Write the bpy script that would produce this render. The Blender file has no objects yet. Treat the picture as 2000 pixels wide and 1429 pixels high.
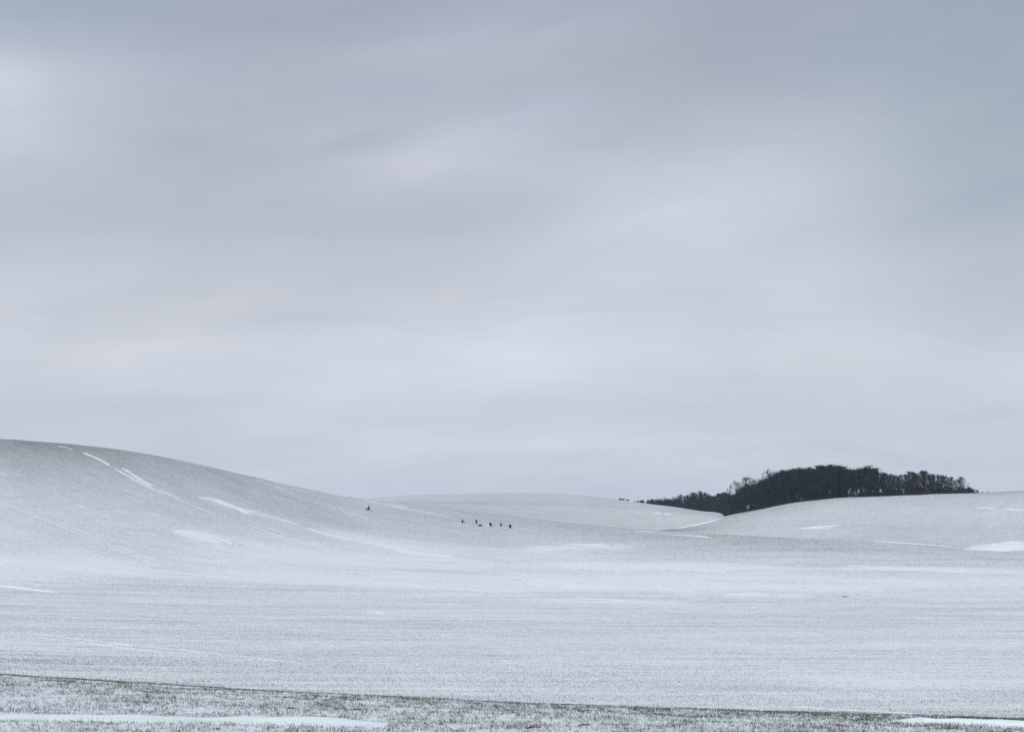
import bpy, math, random
import numpy as np
from mathutils import Vector, Matrix

sc = bpy.context.scene
C = sc.collection
PI = math.pi

# ------------------------------------------------------------------ camera
F = 3000.0                      # focal length in pixels of a 2000 px wide frame
HZ = 1000.0                     # row of the true horizon
CX, CY = 1000.0, 714.5
CAM_Z = 20.0
PITCH = math.atan((HZ - CY) / F)
cam_d = bpy.data.cameras.new('camera')
cam = bpy.data.objects.new('camera', cam_d)
C.objects.link(cam)
cam_d.sensor_fit = 'HORIZONTAL'
cam_d.sensor_width = 36.0
cam_d.lens = 36.0 * F / 2000.0
cam_d.clip_start = 0.1
cam_d.clip_end = 20000
cam.location = (0, 0, CAM_Z)
cam.rotation_euler = (PI / 2 + PITCH, 0, 0)
sc.camera = cam

# ------------------------------------------------------------------ light
SUN_EL, SUN_AZ = math.radians(38), math.radians(-125)     # azimuth from +Y, clockwise: behind the camera, over the left shoulder
EXPOSURE = 0.0
sc.view_settings.view_transform = 'Standard'
sc.view_settings.look = 'None'
sc.view_settings.gamma = 1.0
sc.view_settings.exposure = EXPOSURE
sc.view_settings.use_curve_mapping = False
sun_d = bpy.data.lights.new('sun', 'SUN')
sun = bpy.data.objects.new('sun', sun_d)
C.objects.link(sun)
sun_d.energy = 1.5
sun_d.angle = math.radians(30)
sun_d.color = (1.0, 0.985, 0.955)
sv = Vector((math.sin(SUN_AZ) * math.cos(SUN_EL), math.cos(SUN_AZ) * math.cos(SUN_EL), math.sin(SUN_EL)))
sun.rotation_euler = sv.to_track_quat('Z', 'Y').to_euler()

sc.cycles.use_denoising = False
sc.cycles.volume_bounces = 1
sc.cycles.max_bounces = 6


class NT:
    """small helper to write node trees"""
    def __init__(s, tree):
        s.t = tree
        s.n = tree.nodes
        s.l = tree.links

    def node(s, kind, **kw):
        n = s.n.new(kind)
        for k, v in kw.items():
            setattr(n, k, v)
        return n

    def put(s, sock, v):
        if hasattr(v, 'is_output'):
            s.l.new(v, sock)
        else:
            sock.default_value = v

    def math(s, op, a, b=0.0, c=0.0, clamp=False):
        n = s.node('ShaderNodeMath', operation=op, use_clamp=clamp)
        for i, v in enumerate((a, b, c)):
            s.put(n.inputs[i], v)
        return n.outputs[0]

    def vmath(s, op, a, b=(0, 0, 0)):
        n = s.node('ShaderNodeVectorMath', operation=op)
        s.put(n.inputs[0], a)
        s.put(n.inputs[1], b)
        return n.outputs[0]

    def comb(s, x, y, z=0.0):
        n = s.node('ShaderNodeCombineXYZ')
        for i, v in enumerate((x, y, z)):
            s.put(n.inputs[i], v)
        return n.outputs[0]

    def noise(s, vec, scale, detail=2.0, rough=0.5, dist=0.0, dims='3D'):
        n = s.node('ShaderNodeTexNoise', noise_dimensions=dims)
        s.put(n.inputs['Vector'], vec)
        n.inputs['Scale'].default_value = scale
        n.inputs['Detail'].default_value = detail
        n.inputs['Roughness'].default_value = rough
        n.inputs['Distortion'].default_value = dist
        return n.outputs['Fac']

    def ramp(s, fac, stops, interp='LINEAR'):
        n = s.node('ShaderNodeValToRGB')
        n.color_ramp.interpolation = interp
        el = n.color_ramp.elements
        while len(el) < len(stops):
            el.new(0.5)
        for e, (p, c) in zip(el, stops):
            e.position = p
            e.color = (c[0], c[1], c[2], 1)
        s.put(n.inputs[0], fac)
        return n.outputs[0]

    def mix(s, fac, a, b):
        n = s.node('ShaderNodeMix', data_type='RGBA')
        s.put(n.inputs[0], fac)
        s.put(n.inputs[6], a if hasattr(a, 'is_output') else (*a, 1))
        s.put(n.inputs[7], b if hasattr(b, 'is_output') else (*b, 1))
        return n.outputs[2]


def lin(r, g, b):
    f = lambda v: (v / 255) / 12.92 if v <= 10 else (((v / 255) + 0.055) / 1.055) ** 2.4
    return (f(r), f(g), f(b))


def pix_dir(px, py):
    """world direction through a pixel of the 2000 x 1429 frame"""
    px = np.asarray(px, float)
    py = np.asarray(py, float)
    sp, cp = math.sin(PITCH), math.cos(PITCH)
    u = CY - py
    return px - CX, F * cp - u * sp, F * sp + u * cp


def pix_azel(px, py):
    x, y, z = pix_dir(px, py)
    return np.arctan2(x, y), z / np.hypot(x, y)


def project(x, y, z):
    sp, cp = math.sin(PITCH), math.cos(PITCH)
    z = z - CAM_Z
    dep = y * cp + z * sp
    up = -y * sp + z * cp
    dep = np.where(dep < 1e-3, 1e-3, dep)
    return CX + F * x / dep, CY - F * up / dep


# ------------------------------------------------------------------ sky
world = bpy.data.worlds.new('World')
sc.world = world
world.use_nodes = True
w = NT(world.node_tree)
for n in list(w.n):
    w.n.remove(n)
geo = w.node('ShaderNodeTexCoord').outputs['Generated']
sky = w.node('ShaderNodeTexSky', sky_type='NISHITA')
sky.sun_disc = False
sky.sun_elevation = SUN_EL
sky.sun_rotation = SUN_AZ
sky.altitude = 50
sky.air_density = 1.0
sky.dust_density = 2.0
sepn = w.node('ShaderNodeSeparateXYZ')
w.l.new(geo, sepn.inputs[0])
dx, dy, dz = sepn.outputs
az = w.math('ARCTAN2', dx, dy)
hor = w.math('SQRT', w.math('ADD', w.math('MULTIPLY', dx, dx), w.math('MULTIPLY', dy, dy)))
el = w.math('ARCTAN2', dz, hor)
# an even stratus deck: its mean colour by elevation (blue grey near the horizon, paler above it, greyer overhead)
eln = w.math('DIVIDE', w.math('MAXIMUM', el, 0.0), PI / 2, clamp=True)
deck = w.ramp(eln, [(0.0, lin(200, 208, 220)), (0.03, lin(200, 208, 220)), (0.06, lin(204, 210, 220)), (0.11, lin(195, 203, 214)),
                    (0.16, lin(186, 195, 208)), (0.21, lin(171, 181, 197)), (0.5, lin(200, 207, 218)), (1.0, lin(210, 216, 226))])
# soft cloud streaks on the underside of the deck, seen in perspective
q = w.math('DIVIDE', 1.0, w.math('ADD', w.math('MAXIMUM', dz, 0.0), 0.22))
cu = w.math('MULTIPLY', dx, q)
cv = w.math('MULTIPLY', dy, q)
n1 = w.noise(w.comb(w.math('MULTIPLY', cu, 0.8), w.math('MULTIPLY', cv, 0.9), 3.1), 1.4, 3.0, 0.45, 0.5)
n2 = w.noise(w.comb(w.math('ADD', cu, w.math('MULTIPLY', cv, 0.55)), w.math('SUBTRACT', w.math('MULTIPLY', cv, 1.6), w.math('MULTIPLY', cu, 0.25)), 9.7), 1.7, 4.0, 0.45, 0.9)
bright = w.math('ADD', w.math('MULTIPLY', w.math('SUBTRACT', n1, 0.5), 0.18), w.math('MULTIPLY', w.math('SUBTRACT', n2, 0.5), 0.20))
n3 = w.noise(w.comb(w.math('ADD', w.math('MULTIPLY', cu, 1.6), w.math('MULTIPLY', cv, 0.9)), w.math('SUBTRACT', w.math('MULTIPLY', cv, 4.5), w.math('MULTIPLY', cu, 1.3)), 4.2), 1.6, 5.0, 0.55, 1.2)
bright = w.math('MULTIPLY_ADD', w.math('SUBTRACT', n3, 0.5), 0.05, bright)
n4 = w.noise(w.comb(w.math('MULTIPLY', dx, 5.0), w.math('MULTIPLY', dy, 5.0), w.math('SUBTRACT', w.math('MULTIPLY', dz, 17.0), w.math('MULTIPLY', dx, 4.0))), 1.3, 4.0, 0.5, 0.7)
bright = w.math('MULTIPLY_ADD', w.math('SUBTRACT', n4, 0.5), 0.10, bright)
tint = w.math('ADD', w.math('MULTIPLY', w.math('SUBTRACT', n4, 0.5), 0.10), w.math('MULTIPLY', w.math('SUBTRACT', n3, 0.5), 0.06))
# thicker and thinner places of the deck that the photograph shows: (pixel, radii in pixels, tilt, brightness, warmth)
BLOBS = [
    (30, 155, 130, 62, -6, .12, .05), (60, 170, 300, 110, -4, .07, .03), (60, 285, 260, 60, 0, .08, .03), (480, 110, 300, 110, 0, -.07, 0), (370, 300, 280, 70, 5, -.08, -.02), (420, 450, 600, 50, -4, -.03, -.02),
    (870, 85, 380, 70, -4, .07, .05), (820, 310, 200, 60, -14, .09, .05), (715, 275, 120, 24, -14, -.06, -.02), (810, 325, 100, 40, -22, .05, .05), (640, 262, 120, 18, -8, .04, -.02), (110, 160, 60, 60, 20, -.05, .0), (1060, 90, 70, 22, -40, .03, .02), (930, 440, 460, 80, -4, -.06, -.03),
    (1330, 110, 330, 130, -6, -.10, .03), (1960, 170, 420, 300, -10, -.18, -.05), (1470, 360, 420, 100, -14, .13, .05), (1270, 425, 150, 22, -10, .05, .02),
    (1300, 600, 520, 120, -5, .04, .02), (1010, 690, 330, 60, -2, .15, -.03), (1960, 480, 220, 300, 0, -.10, -.04), (220, 650, 420, 60, -3, .04, .04),
    (1150, 868, 560, 14, -2, .05, .02), (100, 785, 360, 40, 0, -.06, -.04), (1900, 730, 300, 70, -3, .04, .04), (620, 30, 420, 60, -5, -.05, .0),
    (60, 10, 260, 55, -8, -.06, -.03), (1050, 240, 220, 60, -16, .05, -.02), (350, 430, 420, 60, -5, -.03, .02), (560, 560, 500, 50, -3, -.02, .03)]
for (bx, by, rx, ry, rot, amp, warm) in BLOBS:
    a0, t0 = pix_azel(bx, by)
    a0, e0 = float(a0), math.atan(float(t0))
    r = math.radians(rot)
    da = w.math('SUBTRACT', az, a0)
    de = w.math('SUBTRACT', el, e0)
    p = w.math('ADD', w.math('MULTIPLY', da, math.cos(r) * F / rx), w.math('MULTIPLY', de, -math.sin(r) * F / rx))
    s_ = w.math('ADD', w.math('MULTIPLY', da, math.sin(r) * F / ry), w.math('MULTIPLY', de, math.cos(r) * F / ry))
    rr = w.math('ADD', w.math('MULTIPLY', p, p), w.math('MULTIPLY', s_, s_))
    g = w.math('EXPONENT', w.math('MULTIPLY', rr, -1.1))
    g = w.math('MULTIPLY', g, w.math('ADD', 0.45, w.math('MULTIPLY', n2, 1.1)))
    bright = w.math('MULTIPLY_ADD', g, amp, bright)
    tint = w.math('MULTIPLY_ADD', g, warm, tint)
gain = w.math('ADD', 1.0, bright)
colv = w.vmath('MULTIPLY', deck, w.comb(w.math('MULTIPLY', gain, w.math('ADD', 1.0, w.math('MULTIPLY', tint, 0.65))), gain,
                                        w.math('MULTIPLY', gain, w.math('SUBTRACT', 1.0, w.math('MULTIPLY', tint, 0.2)))))
colv = w.vmath('MULTIPLY', colv, (10.0, 10.0, 10.0))
mixn = w.mix(0.96, sky.outputs[0], colv)
bg = w.node('ShaderNodeBackground')
w.l.new(mixn, bg.inputs['Color'])
bg.inputs['Strength'].default_value = 0.10
wo = w.node('ShaderNodeOutputWorld')
w.l.new(bg.outputs[0], wo.inputs['Surface'])


# ------------------------------------------------------------------ helpers
def tag(o, label=None, cat=None, group=None, kind=None):
    for k, v in (('label', label), ('category', cat), ('group', group), ('kind', kind)):
        if v:
            o[k] = v
    return o


def link(o, parent=None):
    C.objects.link(o)
    if parent:
        o.parent = parent
    return o


def empty(name, loc, rz=0.0, scale=1.0):
    o = bpy.data.objects.new(name, None)
    o.empty_display_size = 0.3
    o.location = loc
    o.rotation_euler = (0, 0, rz)
    o.scale = scale if hasattr(scale, '__len__') else (scale,) * 3
    return link(o)


def mesh_np(name, verts, faces, mat=None, smooth=False):
    """mesh from arrays; faces: (n,3) or (n,4) array"""
    verts = np.ascontiguousarray(verts, np.float32)
    faces = np.ascontiguousarray(faces, np.int32)
    me = bpy.data.meshes.new(name)
    k = faces.shape[1]
    me.vertices.add(len(verts))
    me.vertices.foreach_set('co', verts.ravel())
    me.loops.add(faces.size)
    me.loops.foreach_set('vertex_index', faces.ravel())
    me.polygons.add(len(faces))
    me.polygons.foreach_set('loop_start', np.arange(0, faces.size, k, dtype=np.int32))
    me.polygons.foreach_set('loop_total', np.full(len(faces), k, np.int32))
    if smooth:
        me.polygons.foreach_set('use_smooth', np.ones(len(faces), bool))
    me.update(calc_edges=True)
    if mat:
        me.materials.append(mat)
    return me


def obj(name, me, parent=None):
    return link(bpy.data.objects.new(name, me), parent)


def hash2(ix, iy, seed):
    h = (ix.astype(np.int64) * 374761393 + iy.astype(np.int64) * 668265263 + seed * 1442695041) & 0x7fffffff
    h = ((h ^ (h >> 13)) * 1274126177) & 0x7fffffff
    h = (h ^ (h >> 16)) & 0xffffff
    return h / float(0xffffff)


def vnoise(x, y, seed=0):
    x = np.asarray(x, float)
    y = np.asarray(y, float)
    ix, iy = np.floor(x), np.floor(y)
    fx, fy = x - ix, y - iy
    fx = fx * fx * (3 - 2 * fx)
    fy = fy * fy * (3 - 2 * fy)
    a = hash2(ix, iy, seed)
    b = hash2(ix + 1, iy, seed)
    c = hash2(ix, iy + 1, seed)
    d = hash2(ix + 1, iy + 1, seed)
    return (a * (1 - fx) + b * fx) * (1 - fy) + (c * (1 - fx) + d * fx) * fy


def fbm(x, y, oct=3, seed=0):
    s, a, t = 0.0, 1.0, 0.0
    for i in range(oct):
        s = s + a * vnoise(x * 2 ** i, y * 2 ** i, seed + i * 17)
        t += a
        a *= 0.5
    return s / t


def pchip(xs, ys, xq):
    """shape-preserving cubic interpolation; ys (n,) or (n,m)"""
    xs = np.asarray(xs, float)
    ys = np.asarray(ys, float)
    one = ys.ndim == 1
    if one:
        ys = ys[:, None]
    h = np.diff(xs)[:, None]
    dl = np.diff(ys, axis=0) / h
    m = np.zeros_like(ys)
    w1 = 2 * h[1:] + h[:-1]
    w2 = h[1:] + 2 * h[:-1]
    ok = dl[:-1] * dl[1:] > 0
    with np.errstate(divide='ignore', invalid='ignore'):
        m[1:-1] = np.where(ok, (w1 + w2) / (w1 / dl[:-1] + w2 / dl[1:]), 0)
    m[0], m[-1] = dl[0], dl[-1]
    xq = np.asarray(xq, float)
    i = np.clip(np.searchsorted(xs, xq, side='right') - 1, 0, len(xs) - 2)
    t = ((xq - xs[i]) / (xs[i + 1] - xs[i]))[:, None]
    t = np.clip(t, 0, 1)
    hh = (xs[i + 1] - xs[i])[:, None]
    r = ((2 * t**3 - 3 * t**2 + 1) * ys[i] + (t**3 - 2 * t**2 + t) * hh * m[i] + (-2 * t**3 + 3 * t**2) * ys[i + 1] + (t**3 - t**2) * hh * m[i + 1])
    return r[:, 0] if one else r


def smooth01(a, b, x):
    t = np.clip((np.asarray(x, float) - a) / (b - a), 0, 1)
    return t * t * (3 - 2 * t)


# ------------------------------------------------------------------ terrain shape
PXC = np.array([-900, -500, -200, 0, 100, 200, 300, 400, 500, 600, 700, 800, 900, 1000, 1100, 1200, 1260, 1317, 1370, 1408, 1435, 1484, 1540, 1581, 1641, 1700,
                1770, 1850, 1917, 2000, 2200, 2500, 2900], float)


def L(*pts):
    p = np.array(pts, float)
    return np.interp(PXC, p[:, 0], p[:, 1])


one = np.ones_like(PXC)
bank = L((-900, 1255), (0, 1318), (500, 1348), (1000, 1372), (1500, 1389), (2000, 1404), (2900, 1420))
crest = L((-900, 850), (-500, 846), (-200, 850), (0, 858), (100, 864.5), (200, 873.5), (300, 889), (400, 909.5), (500, 932.5), (600, 955), (700, 973.5), (800, 984.5), (900, 996.5),
          (1000, 1008.5), (1100, 1021), (1200, 1030), (1260, 1034), (1317, 1038), (1435, 1045), (1540, 1051), (1700, 1060), (1850, 1070), (1917, 1075), (2000, 1081), (2200, 1095), (2900, 1125))
rc = L((-900, 880), (500, 960), (700, 990), (1000, 1016), (1200, 1036), (1260, 1038), (1317, 1031), (1370, 1021), (1408, 1010.5), (1435, 1004.5), (1484, 994), (1540, 983.5), (1581, 978),
       (1641, 972), (1770, 967), (1917, 961.7), (2000, 959), (2200, 953), (2900, 940))
fold = L((-900, 930), (500, 985), (650, 990), (700, 985), (800, 979), (900, 980.5), (1000, 982.5), (1100, 984), (1200, 989), (1260, 993), (1317, 998), (1370, 1003), (1435, 1010), (2000, 985), (2900, 960))
fc = L((-900, 900), (0, 940), (500, 975), (650, 978), (700, 973.7), (790, 967), (908, 964), (986, 962), (1041, 961), (1112, 965), (1200, 974.5), (1243, 981), (1313, 989), (1370, 998),
       (1429, 1004.5), (1500, 1012), (2000, 990), (2900, 950))
dcrest = L((-900, 640), (0, 600), (400, 625), (700, 690), (1000, 710), (1300, 665), (1600, 590), (2000, 530), (2900, 520))
drc = L((-900, 860), (700, 880), (1300, 870), (1435, 850), (1600, 810), (2000, 750), (2900, 720))
onr = smooth01(1255, 1325, PXC)          # 1 where the right-hand hill stands
CTRL = [                                  # (distance, row of the frame) or ('z', height relative to the camera)
    (1.0 * one, ('z', -1.7 * one)),
    (15.0 * one, ('z', -3.0 * one)),
    (29.0 * one, 1447 * one),
    (L((0, 53), (2000, 47)), bank),
    (L((0, 68), (2000, 62)), bank + 24),
    (92.0 * one, bank + 10),
    (122.0 * one, bank - L((0, 20), (1000, 26), (2000, 28))),
    (172.0 * one, L((-900, 1200), (0, 1236), (500, 1244), (1000, 1262), (2000, 1285), (2900, 1300))),
    (250.0 * one, L((-900, 1140), (0, 1165), (500, 1178), (1000, 1187), (2000, 1198), (2900, 1205))),
    (L((0, 340), (1000, 345), (2000, 325)), L((-900, 1075), (0, 1105), (500, 1121), (1000, 1140), (1500, 1142), (2000, 1146), (2900, 1160))),
    (L((0, 440), (1000, 460), (2000, 390)), L((-900, 1000), (0, 1020), (300, 1031), (500, 1055), (700, 1076), (1000, 1096), (1500, 1103), (2000, 1115), (2900, 1140))),
    (L((0, 522), (700, 570), (1000, 590), (1500, 500), (2000, 455)), L((-900, 930), (0, 930), (300, 955), (500, 991), (700, 1028), (1000, 1053), (1300, 1066), (1600, 1076), (2000, 1096), (2900, 1130))),
    (dcrest, crest),
    (dcrest + 60, crest + L((0, 30), (700, 14), (1200, 6), (2000, 5), (2900, 5))),
    (dcrest * .45 + drc * .55, np.where(onr > 0, (crest + 3) * (1 - .42 * onr) + rc * .42 * onr, crest + 10)),
    (drc, np.where(onr > 0, rc, np.maximum(crest + 6, rc))),
    (drc + 120, np.where(onr > .5, rc + 6, crest + 3)),
    (np.maximum(1010 * one, drc + 190), np.where(PXC < 1420, fold, rc + 14)),
    (1085 * one, np.where(PXC < 1420, fold + 1.5, rc + 20)),
    (1250 * one, np.where(PXC < 1420, fc, rc + 26)),
    (1400 * one, np.where(PXC < 1420, fc + 8, rc + 30)),
    (2000 * one, 1034 * one),
    (3000 * one, 1018 * one),
]
SEG = [4, 8, 44, 16, 10, 18, 32, 38, 44, 48, 44, 56, 14, 16, 44, 12, 16, 8, 24, 10, 6, 6]
NCTRL = len(CTRL)
fine = np.radians(np.arange(-20.4, 20.4001, 0.08))
mid = np.radians(np.concatenate([np.arange(21, 46, 1.0), np.arange(48, 180, 6.0)]))
AZ = np.concatenate([-mid[::-1], fine, mid])
AZ = np.concatenate([[-PI], AZ, [PI]])
ctrl_d = np.zeros((NCTRL, len(AZ)))
ctrl_z = np.zeros((NCTRL, len(AZ)))
for i, (d, v) in enumerate(CTRL):
    if isinstance(v, tuple):
        a, _ = pix_azel(PXC, HZ * one)
        z = v[1]
    else:
        a, t = pix_azel(PXC, v)
        z = d * t
    md, mz = (d[0] + d[-1]) / 2, (z[0] + z[-1]) / 2
    aa = np.concatenate([[-PI], a, [PI]])
    ctrl_d[i] = pchip(aa, np.concatenate([[md], d, [md]]), AZ)
    ctrl_z[i] = pchip(aa, np.concatenate([[mz], z, [mz]]), AZ)
TT = np.concatenate([i + np.arange(n) / n for i, n in enumerate(SEG)] + [[NCTRL - 1.0]])
GD = pchip(np.arange(NCTRL), ctrl_d, TT)
GZ = pchip(np.arange(NCTRL), ctrl_z, TT) + CAM_Z
GX = GD * np.sin(AZ)[None, :]
GY = GD * np.cos(AZ)[None, :]
# small relief: clods and hollows on the near bank, gentle waves beyond
GZ = GZ + (fbm(GX * .9, GY * .9, 3, 5) - .5) * .07 * smooth01(6, 25, GD) * (1 - smooth01(60, 90, GD))
GZ = GZ + (fbm(GX * .05, GY * .05, 3, 8) - .5) * .7 * smooth01(80, 180, GD) * (1 - .0 * GD)
NR, NC = GD.shape


def by_column(j):
    """(column, indices of the points in it)"""
    o = np.argsort(j, kind='stable')
    ks, st = np.unique(j[o], return_index=True)
    return zip(ks, np.split(o, st[1:]))


def ground(x, y):
    """height of the built ground sheet at world points"""
    x = np.atleast_1d(np.asarray(x, float))
    y = np.atleast_1d(np.asarray(y, float))
    a = np.arctan2(x, y)
    d = np.hypot(x, y)
    j = np.clip(np.searchsorted(AZ, a, side='right') - 1, 0, NC - 2)
    f = (a - AZ[j]) / (AZ[j + 1] - AZ[j])
    out = np.zeros_like(d)
    for k, m in by_column(j):
        z0 = np.interp(d[m], GD[:, k], GZ[:, k])
        z1 = np.interp(d[m], GD[:, k + 1], GZ[:, k + 1])
        out[m] = z0 * (1 - f[m]) + z1 * f[m]
    return out


def cast(px, py, dmin=60.0):
    """where the sight line of a pixel meets the ground, beyond dmin metres"""
    a, t = pix_azel(px, py)
    a, t = float(a), float(t)
    j = int(np.clip(np.searchsorted(AZ, a) - 1, 0, NC - 2))
    f = (a - AZ[j]) / (AZ[j + 1] - AZ[j])
    d = GD[:, j] * (1 - f) + GD[:, j + 1] * f
    z = GZ[:, j] * (1 - f) + GZ[:, j + 1] * f
    dd = np.arange(dmin, 1400, .25)
    zz = np.interp(dd, d, z)
    hit = np.nonzero((zz - CAM_Z) / dd >= t)[0]
    r = dd[hit[0]] if len(hit) else 1300.0
    return np.array([r * math.sin(a), r * math.cos(a), float(np.interp(r, d, z))])


# ------------------------------------------------------------------ ground cover: how much of the crop stands out of the snow
GPX, GPY = project(GX, GY, GZ)
GPX = np.where(np.abs(AZ)[None, :] < 0.8, np.clip(GPX, -900, 2900), np.where(AZ[None, :] < 0, -900, 2900))
# drill rows: the lines run straight across the valley floor and swing up the hill on the left
Y0s = np.array([1000, 1040, 1060, 1105, 1140, 1150, 1157, 1500.])
As = np.array([-520, -510, -500, -356, -162, -80, -14, -4.])
Y0f = np.arange(1000, 1500, 1.0)
Af = np.interp(Y0f, Y0s, As)
FLOW = np.zeros_like(GD)
for j in range(NC):
    if abs(AZ[j]) < 0.8:
        gx = np.exp(-np.median(GPX[:, j]) / 350.0) - np.exp(-1100 / 350.0)
        yy = np.maximum.accumulate(Y0f + Af * gx * (1 if gx > 0 else .35))
        FLOW[:, j] = np.interp(GPY[:, j], yy + Y0f * 1e-6, Y0f)
    else:
        FLOW[:, j] = np.clip(GPY[:, j], 1000, 1500)
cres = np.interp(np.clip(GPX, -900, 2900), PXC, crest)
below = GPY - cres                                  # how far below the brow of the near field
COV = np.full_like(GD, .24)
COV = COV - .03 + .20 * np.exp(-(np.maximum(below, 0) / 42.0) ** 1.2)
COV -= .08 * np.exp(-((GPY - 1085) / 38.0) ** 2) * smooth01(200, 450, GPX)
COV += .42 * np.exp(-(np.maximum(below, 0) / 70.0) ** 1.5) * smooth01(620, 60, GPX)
COV -= .13 * np.exp(-((FLOW - 1133) / 32.0) ** 2) * smooth01(250, 800, GPX)
COV -= .10 * np.exp(-((GPY - 1105) / 28.0) ** 2) * smooth01(700, 150, GPX)
COV += .05 * np.exp(-((GPY - 1215) / 28.0) ** 2)
COV -= .06 * np.exp(-((GPY - 1335) / 16.0) ** 2) * smooth01(1300, 1800, GPX)
tt0 = np.repeat(TT[:, None], NC, 1)
big = fbm(GX * .012, GY * .012, 3, 21) - .5
strk = fbm(FLOW * .16, GPX * .0035, 3, 33) - .5
COV += big * .17 + strk * (.10 + .16 * smooth01(1060, 1120, GPY))
STRK = .12 + .36 * smooth01(1055, 1125, GPY) * (tt0 < 13)
# broad feathered bands where snow has gathered along the rows
SOFT = [(620, 1095, 1000, 1103, 8, .15), (300, 1118, 1000, 1140, 7, .11), (900, 1138, 1470, 1153, 10, .18), (1000, 1100, 1600, 1112, 9, .11), (1000, 1071, 1270, 1066, 6, .11),
        (1350, 1147, 1750, 1150, 6, .11), (1390, 1162, 1600, 1163, 4, .13), (-100, 1093, 330, 1112, 11, .09), (1600, 1105, 2100, 1120, 5, .11), (1450, 1330, 2100, 1339, 10, .09),
        (1000, 1170, 1380, 1179, 4, .11), (335, 1034, 450, 1064, 9, .12), (380, 970, 600, 1030, 6, .10), (600, 1030, 900, 1090, 7, .13), (470, 1081, 820, 1099, 5, .13), (560, 1128, 1050, 1156, 5, .10)]
rag = fbm(FLOW * .35, GPX * .012, 3, 55)
for x0, y0, x1, y1, th_, am in SOFT:
    k_ = np.clip((GPX - x0) / (x1 - x0), 0, 1)
    env_ = smooth01(0, .25, k_) * smooth01(1, .75, k_)
    COV -= am * 1.35 * env_ * np.exp(-((GPY - (y0 + (y1 - y0) * k_)) / th_) ** 2) * (.35 + 1.3 * rag)
iR13 = sum(SEG[:13])
iR16 = sum(SEG[:16])
tt = np.repeat(TT[:, None], NC, 1)
righth = (tt >= 13) & (tt < 16)
farh = tt >= 16
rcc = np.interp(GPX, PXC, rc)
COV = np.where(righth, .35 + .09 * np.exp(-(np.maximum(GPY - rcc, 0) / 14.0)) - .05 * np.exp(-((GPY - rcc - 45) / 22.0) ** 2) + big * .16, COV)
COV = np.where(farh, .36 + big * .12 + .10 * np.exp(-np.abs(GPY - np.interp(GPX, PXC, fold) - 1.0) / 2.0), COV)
nearb = tt <= 3.35
bankn = fbm(GX * .35, GY * .8, 3, 41)
COV = np.where(nearb, .10 + .25 * np.clip(bankn - .35, 0, 1), COV)
DENS = np.clip(COV, .02, .75).copy()                  # density the standing plants follow
COV = np.where(~nearb, COV * (.45 + .45 * smooth01(190, 300, GD) + .10 * smooth01(800, 900, GD)), COV)
COV = np.clip(COV, .02, .75)
STUFFX = np.clip(FLOW, 1000, 1500)


# ------------------------------------------------------------------ materials
def principled(name):
    m = bpy.data.materials.new(name)
    m.use_nodes = True
    t = NT(m.node_tree)
    b = next(n for n in t.n if n.type == 'BSDF_PRINCIPLED')
    return m, t, b


def simple(name, col, rough=.8, var=.25, scale=3.0):
    m, t, b = principled(name)
    co = t.node('ShaderNodeTexCoord').outputs['Object']
    n = t.noise(co, scale, 3)
    t.put(b.inputs['Base Color'], t.mix(n, tuple(c * (1 - var) for c in col), tuple(min(1, c * (1 + var)) for c in col)))
    b.inputs['Roughness'].default_value = rough
    b.inputs['Specular IOR Level'].default_value = .2
    return m


SNOW = (0.835, 0.885, 0.915)


def snow_mat():
    m, t, b = principled('snow')
    pos = t.node('ShaderNodeNewGeometry').outputs['Position']
    n = t.noise(pos, .7, 4, .55)
    t.put(b.inputs['Base Color'], t.mix(n, tuple(c * .95 for c in SNOW), SNOW))
    b.inputs['Roughness'].default_value = .65
    b.inputs['Specular IOR Level'].default_value = .25
    bm = t.node('ShaderNodeBump')
    bm.inputs['Strength'].default_value = .25
    bm.inputs['Distance'].default_value = .08
    t.put(bm.inputs['Height'], t.noise(pos, 2.2, 4, .55))
    t.put(b.inputs['Normal'], bm.outputs[0])
    return m


def field_mat(name, crop, amp):
    m, t, b = principled(name)
    pos = t.node('ShaderNodeNewGeometry').outputs['Position']
    cov = t.node('ShaderNodeAttribute', attribute_name='cover').outputs['Fac']
    flow = t.node('ShaderNodeAttribute', attribute_name='flow').outputs['Fac']
    sp = t.node('ShaderNodeSeparateXYZ')
    t.l.new(pos, sp.inputs[0])
    x, y, z = sp.outputs
    # grain of plants and snow at several sizes
    g1 = t.noise(pos, 3.2, 2, .6)
    g2 = t.noise(pos, .8, 3, .6)
    g3 = t.noise(pos, .12, 3, .55)
    # thin lines of bare snow along the drill rows
    s1 = t.noise(t.comb(t.math('MULTIPLY', flow, .75), t.math('MULTIPLY', x, .018)), 1.0, 3, .6, dims='2D')
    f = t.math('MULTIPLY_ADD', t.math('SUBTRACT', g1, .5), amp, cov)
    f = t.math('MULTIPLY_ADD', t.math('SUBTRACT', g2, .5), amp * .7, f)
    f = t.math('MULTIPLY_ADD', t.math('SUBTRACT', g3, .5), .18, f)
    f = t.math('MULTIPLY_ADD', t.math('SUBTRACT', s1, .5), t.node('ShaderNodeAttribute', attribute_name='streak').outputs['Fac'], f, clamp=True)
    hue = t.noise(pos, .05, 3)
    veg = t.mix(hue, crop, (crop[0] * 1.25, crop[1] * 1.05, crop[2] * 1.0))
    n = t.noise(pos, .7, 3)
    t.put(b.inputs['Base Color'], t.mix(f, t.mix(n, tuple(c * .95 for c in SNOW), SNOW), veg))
    b.inputs['Roughness'].default_value = .8
    b.inputs['Specular IOR Level'].default_value = .15
    bm = t.node('ShaderNodeBump')
    bm.inputs['Strength'].default_value = .35
    bm.inputs['Distance'].default_value = .10
    t.put(bm.inputs['Height'], t.math('ADD', g1, g2))
    t.put(b.inputs['Normal'], bm.outputs[0])
    return m


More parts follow.
